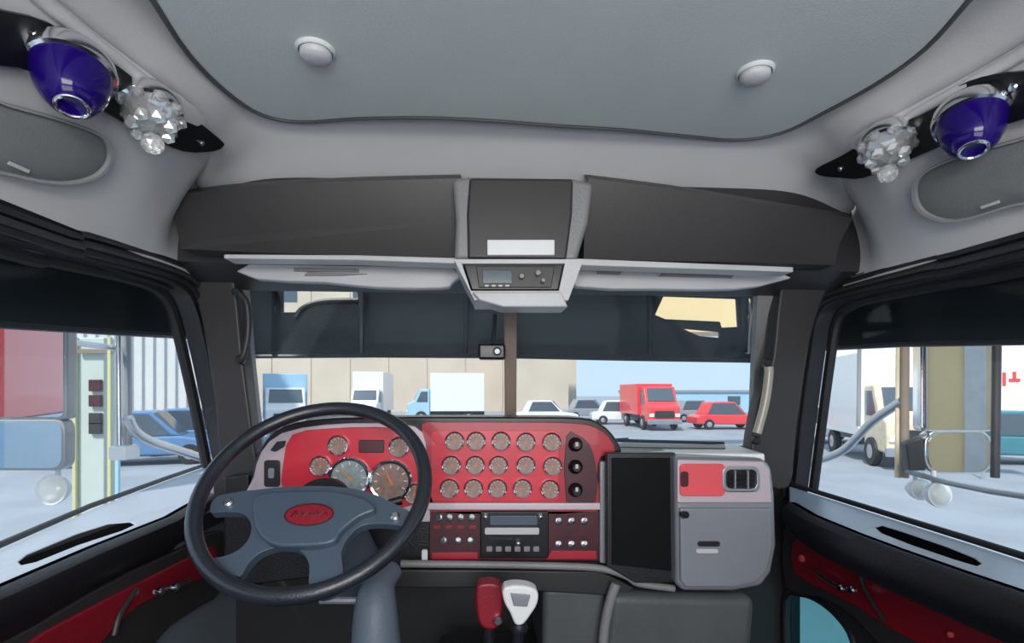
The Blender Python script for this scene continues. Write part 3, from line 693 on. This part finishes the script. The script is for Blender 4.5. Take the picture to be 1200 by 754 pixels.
rb = root('brake_lever', PY(573, 840, 1.25), 'red grip lever standing beside the silver gear knob', 'lever')
obj('grip', prism(new(), smooth_loop(LY([(558, 690), (568, 684), (582, 685), (590, 694), (588, 722), (582, 738), (566, 737), (559, 722)], 1.26), 3), (0, .05, 0)), M['deepred'], rb, bevel=.012, seg=3)
obj('highlight_stud', lathe(new(), [(.012, -.004), (.012, .008), (.008, .013), (0, .013)], PY(583, 727, 1.258), (0, -1, 0), 18), M['chrome'], rb)  # chrome stud added in place of the white highlight on the grip
obj('stem', tube(new(), [PY(573, 734, 1.285), W(-.11, 1.33, -1.31)], [.014, .016], 10), M['black'], rb)

# ============================================================ OUTSIDE OF THE TRUCK
# exterior drop visor above the windshield
ev = root('drop_visor', W(0, 1.95, .38), 'dark blue green exterior drop visor across the top of the windshield', 'visor')
def VY(pts): return LY(pts, 1.95)
vis = [(225, 300), (600, 296), (960, 300), (935, 418), (880, 424), (740, 421), (604, 419), (596, 417), (440, 417), (300, 419), (262, 419)]
h1 = [(331, 340), (418, 341), (420, 350), (390, 352), (362, 357), (348, 366), (331, 366)]
h2 = [(778, 347), (864, 350), (866, 383), (846, 384), (844, 377), (780, 374), (768, 369)]
h3 = [(800, 385), (844, 389), (844, 396), (820, 394)]
h4 = [(874, 346), (882, 350), (880, 400), (874, 400)]
obj('visor_sheet', prism(new(), VY(vis), (0, .02, 0), [VY(h) for h in (h1, h2, h3, h4)]), M['shade'], ev, bevel=.003)
obj('lower_lip', tube(new(), VY([(268, 418), (440, 417), (600, 418), (740, 421), (930, 424)]), .008, 8), M['black'], ev)
for a in (320, 425, 546, 760, 870): obj('stiffener', prism(new(), VY([(a-3, 338), (a+3, 338), (a+2, 414), (a-2, 414)]), (0, -.03, 0)), M['shade'] if a != 425 else M['black'], ev, bevel=.003)
obj('curved_stay', tube(new(), smooth_loop(VY([(346, 372), (356, 360), (380, 353), (420, 352)]), 4, False), .009, 8), M['black'], ev)
obj('bracket', tube(new(), VY([(872, 342), (880, 370), (876, 415)]), .009, 8), M['satin'], ev)
obj('bracket', tube(new(), VY([(896, 355), (888, 378), (884, 398)]), .010, 8), M['satin'], ev)
obj('bracket', tube(new(), VY([(316, 340), (321, 360), (318, 395)]), .006, 8), M['satin'], ev)
# hood
ho = root('engine_hood', W(0, 2.7, -.3), 'long pale silver hood of the truck beyond the windshield', 'hood')
cs = []
for y, w, z in ((1.95, .78, -.20), (2.2, .76, -.205), (2.7, .70, -.215), (3.2, .64, -.235), (3.55, .58, -.28), (3.66, .54, -.40)):
    cs.append([W(w*math.sin(math.radians(t)), y, z-(.10*(1-math.cos(math.radians(t))))-(.5 if abs(t) == 90 else 0)) for t in range(-90, 91, 10)])
obj('hood_skin', loft(new(), cs, (0, 0, -.03)), M['hood'], ho)
obj('ridge', tube(new(), [W(0, 1.98, -.196), W(0, 2.7, -.211), W(0, 3.5, -.27)], .008, 8), M['chrome'], ho)
# wiper
for i, pts in enumerate([[(640, 517), (740, 520), (852, 523)], [(330, 508), (420, 512), (540, 514)]]):
    w_ = root('wiper', WS(*pts[0])+wn*.03, ['black wiper blade at rest below the passenger windshield pane', 'black wiper blade at rest below the driver windshield pane'][i], 'wiper', 'windshield wipers')
    obj('blade', tube(new(), [WS(a, b)+wn*.025 for a, b in pts], .006, 6), M['rubber'], w_)
    obj('arm', tube(new(), [WS(*pts[0])+wn*.045+V((0, 0, -.03)), WS(*pts[1])+wn*.04], .006, 6), M['black'], w_)
# mirrors
def mirror(side):
    L = side < 0; sd = 'driver' if L else 'passenger'
    x0 = -1.45 if L else 1.52
    cpx = 36 if L else 1116
    c = PX(cpx, 450, x0)
    vin = (c-CAM).normalized(); outd = V((-.22 if L else .16, -1, 0)).normalized()
    n = (outd-vin); n.z = 0; n.normalize()
    r_ = root('side_mirror', c, f'tall door mirror with rounded lower mirror outside the {sd} window', 'mirror', 'door mirrors')
    px = lambda pts, off=0: [on(a, b, c+n*off, n) for a, b in pts]
    if L: A, B = rrect(-40, 330, 74, 489, 6), rrect(-36, 494, 72, 549, 12)
    else: A, B = rrect(1084, 340, 1160, 503, 6), rrect(1088, 508, 1158, 553, 16)
    for nm, q in (('housing', A), ('lower_housing', B)):
        gcx = sum(p[0] for p in q)/len(q); gcy = sum(p[1] for p in q)/len(q)
        Oo = [(gcx+(a-gcx)*1.0+(5 if a > gcx else -5), gcy+(b-gcy)*1.0+(3 if b > gcy else -3)) for a, b in q]
        hs = obj(nm, prism(new(), px(Oo), -n*.06), M['chrome'] if not L else M['vgrey'], r_, bevel=.006)
        obj('mirror_glass', prism(new(), px(q, .004), -n*.003), M['mirror'], hs, smooth=False)
    return r_, px, c, n
mL, pxL, cL, nL = mirror(-1)
for a, w in ((148, .014), (138, .012)): obj('post', tube(new(), LX([(a, 330), (a+2, 522)], -1.40), w, 10), M['vgrey'] if a == 148 else M['satin'], mL)
obj('arm', tube(new(), smooth_loop(LX([(150, 490), (158, 506), (178, 518), (215, 530), (262, 545)], -1.36), 4, False), .018, 10), M['satin'], mL)
obj('strut', tube(new(), LX([(76, 400), (148, 410)], -1.42), .010, 8), M['satin'], mL)
obj('foot', box(new(), PX(146, 530, -1.40), (.06, .08, .05)), M['vwhite'], mL, bevel=.006)
mR, pxR, cR, nR = mirror(1)
for a, b, w, m_ in ((1008, 1006, .008, 'vgrey'), (1061, 1060, .014, 'bronze'), (1054, 1052, .010, 'cream'), (1169, 1166, .012, 'char')):
    obj('post', tube(new(), LX([(a, 330), (b, 500 if a == 1008 else 560)], 1.46), w, 10), M[m_], mR)
obj('arm', tube(new(), smooth_loop(LX([(918, 553), (950, 543), (985, 530), (1005, 512), (1025, 492), (1058, 470)], 1.46), 4, False), .017, 10), M['satin'], mR)
obj('lower_arm', tube(new(), LX([(1060, 552), (1110, 566), (1160, 576), (1240, 588)], 1.46), .010, 8), M['vgrey'], mR)
obj('housing_side', prism(new(), pxR([(1062, 520), (1082, 512), (1086, 552), (1066, 552)]), -nR*.05), M['char'], mR, bevel=.006)
# round lamps under the mirrors
def roundlamp(px, py, x, r, label, g):
    c = PX(px, py, x); t = root('round_lamp', c, label, 'lamp', g)
    obj('shell', lathe(new(), [(0, -.05), (r*.5, -.045), (r*.85, -.02), (r, 0), (r*.98, .006)], c, (0, -1, .1), 24), M['vwhite'], t)
    obj('lens', lathe(new(), [(r*.92, .0), (r*.7, .014), (r*.35, .020), (0, .022)], c, (0, -1, .1), 24), M['lamp'], t)
    obj('stem', tube(new(), [c+V((0, .02, r*.7)), c+V((0, .02, r*1.8))], .008, 8), M['vwhite'], t)
roundlamp(62, 574, -1.45, .048, 'round white lamp hanging below the driver side mirror', 'lamps below the mirrors')
roundlamp(1078, 574, 1.50, .040, 'nearer the cab of two round white lamps below the passenger side mirror', 'lamps below the mirrors')
roundlamp(1100, 580, 1.47, .045, 'outer of two round white lamps below the passenger side mirror', 'lamps below the mirrors')

# ============================================================ THE YARD
g = new(); bmesh.ops.create_grid(g, x_segments=60, y_segments=60, size=300)
gr = obj('ground', g, M['asphalt'], smooth=False); tag(gr, 'pale grey asphalt yard around the truck', 'ground', kind=S)
def GP(px, D, z=0):           # point on the ground: photo column px at distance D ahead
    d = ray(px, HY); p = CAM+d*(D/600); return V((p.x, p.y, z))
def zz(py, D): return E+(HY-py)/600*D
def building(nm, c, sx, sy, h, m, label, rotz=0, wins=(), roof='bronze', ribs=0, winm='winglass'):
    r_ = root(nm, V((c.x, c.y, 0)), label, 'building')
    rt = Matrix.Rotation(rotz, 3, 'Z'); T = lambda x, y, z: V((c.x, c.y, 0))+rt @ V((x, y, z))
    obj('wall', box(new(), T(0, 0, h/2), (sx, sy, h), rt), m, r_)
    obj('roof_edge', box(new(), T(0, 0, h+.15), (sx+.3, sy+.3, .35), rt), M[roof], r_, bevel=.05)
    for (x, z, w, hh) in wins: obj('window', box(new(), T(x, -sy/2-.02, z), (w, .12, hh), rt), M[winm], r_)
    if ribs:
        rb_ = new(); k = -sx/2
        while k < sx/2: box(rb_, T(k, -sy/2-.04, h/2), (.12, .1, h-.1), rt); k += ribs
        obj('wall_ribs', rb_, m, r_, smooth=False)
    return r_
# long tan building ahead
p = GP(455, 62); building('long_building', p+V((0, 6, 0)), 46, 12, 21, M['tan'], 'long tan building ahead, beyond the parked trucks', 0, [(-12+9*k, 14, 2.4, 1.6) for k in range(4)], ribs=4.6)
# pale tan tower right of the post
p = GP(633, 50); building('office_building', p+V((0, 4, 0)), 5.6, 8, 9.5, M['tan'], 'narrow tan building just past the windshield centre post', 0, [(-1.2, 7.5, 1.2, 1.2), (1.2, 7.5, 1.2, 1.2)])
p = GP(830, 58); building('storage_shed', p+V((0, 5, 0)), 16, 6, 2.3, M['vlblue'], 'low pale blue shed far ahead past the hood', 0, [(-5, 1.4, 1.5, 1), (4, 1.4, 1.5, 1)], 'vgrey')
# sign gantry seen through the visor openings
sg = root('yard_canopy', GP(750, 20), 'ochre canopy fascia on posts ahead of the truck', 'canopy')
obj('fascia', box(new(), GP(750, 20)+V((0, 0, 5.6)), (10, .4, 2.1), Matrix.Rotation(-TH, 3, 'Z')), M['ochre'], sg, bevel=.03)
for a in (599, 897): obj('post', box(new(), GP(a, 20)+V((0, 0, 2.35)), (.16, .16, 4.7)), M['cream'], sg, bevel=.02)
obj('fascia_band', box(new(), GP(750, 20)+V((0, -.2, 4.62)), (10.05, .1, .12), Matrix.Rotation(-TH, 3, 'Z')), M['bronze'], sg)
# ribbed pale building to the left
p = GP(190, 22); building('warehouse', p+V((-3.2, 4, 0)), 7.0, 8, 7, mat('pale_cladding', (.66, .66, .65), .6), 'pale ribbed warehouse beyond the driver window', .25, [], 'vgrey', .42)
p = GP(30, 30); building('workshop', p+V((-7, 4, 0)), 15, 8, 6, M['cream'], 'cream workshop partly hidden behind the driver side mirror', .3, [(3, 3, 2, 1.4)], 'bronze')
# service rack with dark square panels
p = GP(112, 9.0)
sr = root('service_pillar', p, 'pale service pillar with stacked dark square panels and yellow edge posts', 'pillar')
obj('body', box(new(), p+V((0, 0, 1.65)), (.50, .3, 3.3)), M['paleg'], sr, bevel=.02)
for a, m_ in ((88, 'yellow'), (129, 'yellow'), (138, 'vlblue')): obj('edge_post', box(new(), GP(a, 8.8)+V((0, 0, 1.65)), (.06, .06, 3.3)), M[m_], sr, bevel=.01)
for b, m_ in ((452, 'wine'), (470, 'wine'), (491, 'char'), (502, 'char')): obj('dark_panel', box(new(), GP(112, 8.82, zz(b, 8.82)), (.20, .06, .20)), M[m_], sr, bevel=.01)
obj('cross_bar', box(new(), GP(113, 8.8, zz(412, 8.8)), (.6, .05, .07)), M['bronze'], sr)
def wheels(r_, T, xs, w, rad=.33):
    for x in xs:
        for s in (-1, 1):
            c = T(x, s*w/2, rad); ax = T(x, s*(w/2+1), rad)-c
            t = obj('wheel', lathe(new(), [(rad*.6, -.12), (rad*.95, -.11), (rad, -.06), (rad, .06), (rad*.95, .10), (rad*.6, .10)], c, ax, 20), M['rubber'], r_)
            obj('hubcap', lathe(new(), [(rad*.58, .085), (rad*.5, .10), (rad*.2, .12), (0, .12)], c, ax, 16), M['satin'], t)
def car(c, heading, m, label, group='cars in the yard', Lg=4.5, H=1.5):
    r_ = root('parked_car', c, label, 'car', group)
    ca, sa = math.cos(heading), math.sin(heading)
    T = lambda x, y, z: V((c.x+x*ca-y*sa, c.y+x*sa+y*ca, z))
    h = Lg/2
    prof = [(-h, .35), (-h+.02, .78), (-h+.3, .92), (-h+1.0, .95), (h-1.2, .93), (h-.2, .78), (h, .6), (h-.02, .3)]
    obj('body', prism(new(), [T(x, -.86, z) for x, z in prof], T(0, 1.72, 0)-T(0, 0, 0)), m, r_, bevel=.08, seg=3)
    cab = [(-h+.55, .92), (-h+1.0, H-.03), (-h+1.5, H), (h-2.0, H), (h-1.15, .92)]
    obj('roof', prism(new(), [T(x, -.72, z) for x, z in cab], T(0, 1.44, 0)-T(0, 0, 0)), m, r_, bevel=.07, seg=3)
    wn_ = [(-h+.78, .96), (-h+1.08, H-.10), (h-2.02, H-.10), (h-1.38, .96)]
    for s in (-1, 1): obj('side_window', prism(new(), [T(x, s*.725, z) for x, z in wn_], T(0, s*.012, 0)-T(0, 0, 0)), M['winglass'], r_)
    obj('windscreen', prism(new(), [T(h-1.30, -.6, .97), T(h-1.30, .6, .97), T(h-1.90, .52, H-.08), T(h-1.90, -.52, H-.08)], T(.08, 0, .05)-T(0, 0, 0)), M['winglass'], r_)
    for s in (-.6, .6): obj('headlamp', box(new(), T(h-.08, s, .66), (.14, .28, .12), Matrix.Rotation(heading, 3, 'Z')), M['lamp'], r_, bevel=.02)
    wheels(r_, T, (-h+.8, h-.85), 1.6)
def truck(c, heading, m, mb, label, Lg=6.5, H=3.6, group='trucks in the yard', cabH=2.6):
    r_ = root('box_truck', c, label, 'truck', group)
    ca, sa = math.cos(heading), math.sin(heading)
    T = lambda x, y, z: V((c.x+x*ca-y*sa, c.y+x*sa+y*ca, z)); rz = Matrix.Rotation(heading, 3, 'Z'); h = Lg/2
    obj('cargo_box', box(new(), T(-.85, 0, (H+.9)/2), (Lg-1.9, 2.3, H-.9), rz), mb, r_, bevel=.04)
    cp = [(h-1.75, .5), (h-1.75, cabH), (h-1.0, cabH), (h-.55, 1.7), (h-.05, 1.45), (h, .5)]
    obj('cab', prism(new(), [T(x, -1.0, z) for x, z in cp], T(0, 2.0, 0)-T(0, 0, 0)), m, r_, bevel=.08, seg=3)
    obj('windscreen', prism(new(), [T(h-.60, -.85, 1.78), T(h-.60, .85, 1.78), T(h-.97, .8, cabH-.12), T(h-.97, -.8, cabH-.12)], T(.05, 0, .03)-T(0, 0, 0)), M['winglass'], r_)
    for s in (-1, 1): obj('side_window', prism(new(), [T(x, s*1.0, z) for x, z in ((h-1.6, 1.6), (h-1.6, cabH-.2), (h-1.1, cabH-.2), (h-.75, 1.6))], T(0, s*.012, 0)-T(0, 0, 0)), M['winglass'], r_)
    obj('grille', box(new(), T(h, 0, 1.0), (.06, 1.2, .45), rz), M['char'], r_, bevel=.02)
    for s in (-.8, .8): obj('headlamp', box(new(), T(h, s, .95), (.08, .28, .2), rz), M['lamp'], r_, bevel=.02)
    obj('bumper', box(new(), T(h+.03, 0, .55), (.15, 2.1, .28), rz), M['satin'], r_, bevel=.03)
    obj('chassis', box(new(), T(-.5, 0, .72), (Lg-1.2, .9, .25), rz), M['black'], r_)
    wheels(r_, T, (-h+1.3, h-1.1), 1.95, .46)
PI = math.pi
truck(GP(334, 30), -1.2, M['vwhite'], M['vlblue'], 'white truck with pale blue cargo box nearest the driver pillar', 6.2, 3.4)
truck(GP(436, 40), -PI/2, M['vwhite'], M['vwhite'], 'white box truck facing the cab above the steering wheel', 6.5, 3.9)
truck(GP(524, 40), PI, M['vlblue'], M['vwhite'], 'pale box truck parked sideways ahead beside the centre post', 6.0, 3.8)
truck(GP(760, 34), -PI/2, M['vred'], M['vred'], 'red truck facing the cab beyond the hood', 6.0, 2.9, cabH=2.7)
for i, (a, D, hd, m_, lb) in enumerate([
    (690, 45, .1, 'vgrey', 'grey car parked just before the red truck'), (728, 38, -.1, 'vwhite', 'white car parked close beside the red truck'),
    (815, 41, .1, 'vgrey', 'dark car parked just past the red truck'), (850, 33, 0, 'vred', 'red car parked near the passenger pillar'),
    (640, 38, .1, 'vwhite', 'white car parked behind the hood by the centre post'), (400, 24, .1, 'vgrey', 'grey car parked between the white trucks'),
    (172, 17, .3, 'vblue', 'blue car parked by the ribbed warehouse, farther from the cab'), (240, 20, .3, 'vblue', 'blue car parked beside the driver door pillar'),
    (962, 24, .0, 'vwhite', 'white car seen low through the passenger window'), (1188, 17, -.3, 'vteal', 'teal car parked past the passenger side mirror')]):
    car(GP(a, D), hd, M[m_], lb, H=1.75)
# right hand side
p = GP(965, 36); building('blue_warehouse', p+V((7, 5, 0)), 12, 8, 7, M['vlblue'], 'pale blue warehouse beyond the passenger window', -.3, [(-3+3*k, 3.2, 1.0, 1.2) for k in range(3)], 'vgrey', 1.2, 'vwhite')
truck(GP(1034, 18), -1.9, M['cream'], M['vwhite'], 'cream and white truck between the mirror posts', 6.0, 3.7)
p = GP(1196, 17); building('storefront', p+V((10, 12, 0)), 14, 6, 6.5, M['vwhite'], 'white storefront with red sign marks past the passenger mirror', -.5, [(-2, 1.3, 2.6, 1.7)], 'vgrey')
sg2 = root('wall_sign', GP(1190, 13.5, 3.2), 'white signboard with red lettering marks on posts past the passenger mirror', 'sign')
rz = Matrix.Rotation(-.6, 3, 'Z'); c = GP(1188, 13.5, 2.55)
obj('board', box(new(), c, (1.5, .08, 1.1), rz), M['vwhite'], sg2, bevel=.01)
for k, (dx, dz, w, h_) in enumerate(((-.5, .15, .07, .4), (-.38, .15, .2, .07), (-.2, .15, .07, .35), (0, .12, .22, .08), (.0, .24, .07, .2), (.25, .15, .07, .38), (.4, .1, .2, .07))):
    obj('sign_stroke', box(new(), c+rz @ V((dx, -.05, dz)), (w, .02, h_), rz), M['vred'], sg2)
for dx in (-.6, .6): obj('sign_post', box(new(), c+rz @ V((dx, .05, -1.28)), (.07, .07, 2.55), rz), M['vgrey'], sg2)
# things behind, mirrored in the door mirrors
p = V((-4.2, -9, 0))
tr = root('semi_trailer', p, 'red and white trailer parked behind, mirrored in the driver side mirror', 'trailer')
obj('box_body', box(new(), p+V((-1.2, 0, 2.75)), (4.5, 8, 1.5)), M['vred'], tr, bevel=.04)
obj('skirt', box(new(), p+V((-1.2, 0, 1.5)), (4.5, 8, 1.0)), M['vlblue'], tr, bevel=.04)
for y in (-2.5, -1.2, 2.6):
    for x in (-3.2, .8): obj('wheel', lathe(new(), [(.3, -.15), (.5, -.13), (.5, .13), (.3, .15)], p+V((x, y, .5)), (1, 0, 0), 20), M['rubber'], tr)
building('depot', V((7.2, -16, 0)), 9, 6, 8, M['ochre'], 'ochre depot behind the truck, mirrored in the passenger side mirror', PI, [(-4+1.15*k, 4, .42, 7.6) for k in range(8)], 'bronze', winm='pale')

# ============================================================ LIGHT
w = bpy.data.worlds.new('W'); SC.world = w; w.use_nodes = True; nt = w.node_tree
bg = nt.nodes['Background']; sky = nt.nodes.new('ShaderNodeTexSky'); sky.sky_type = 'HOSEK_WILKIE'
sky.turbidity = 5; sky.ground_albedo = .4; sky.sun_direction = V((-.35, -.55, .75)).normalized()
mixn = nt.nodes.new('ShaderNodeMix'); mixn.data_type = 'RGBA'; mixn.inputs[0].default_value = .75
mixn.inputs[7].default_value = (.62, .82, 1.0, 1)
nt.links.new(sky.outputs[0], mixn.inputs[6]); nt.links.new(mixn.outputs[2], bg.inputs[0]); bg.inputs[1].default_value = 1.35
sd = bpy.data.lights.new('sun', 'SUN'); sd.energy = 4.5; sd.angle = math.radians(4); sd.color = (1, .95, .87)
so = bpy.data.objects.new('sun', sd); COL.objects.link(so); so.rotation_euler = V((.35, .55, -.75)).to_track_quat('-Z', 'Y').to_euler()
def area(nm, loc, tgt, sx, sy, e, c=(1, 1, 1)):
    l = bpy.data.lights.new(nm, 'AREA'); l.shape = 'RECTANGLE'; l.size = sx; l.size_y = sy; l.energy = e; l.color = c
    o = bpy.data.objects.new(nm, l); COL.objects.link(o); o.location = loc
    o.rotation_euler = (V(tgt)-V(loc)).to_track_quat('-Z', 'Y').to_euler()
area('rear_fill_high', W(.0, -.95, .45), W(.0, 1.3, .1), 1.3, .4, 20, (1, .97, .93))  # added fill lamp behind the camera, no fixture, brightens the cab
area('rear_fill_low', W(.0, -1.0, -.15), W(.0, .9, .55), 1.5, .5, 12, (.97, .98, 1))  # second added fill, aimed upward to brighten the ceiling

cd = bpy.data.cameras.new('camera'); cam = bpy.data.objects.new('camera', cd); COL.objects.link(cam)
cd.sensor_fit = 'HORIZONTAL'; cd.sensor_width = 36; cd.lens = 18; cd.clip_start = .02; cd.clip_end = 800
cam.location = CAM; cam.rotation_euler = (math.pi/2, 0, -TH)
cd.shift_y = (HY-377)/1200
SC.camera = cam
vs = SC.view_settings; vs.view_transform = 'Standard'; vs.look = 'None'; vs.exposure = 0; vs.gamma = 1; vs.use_curve_mapping = False
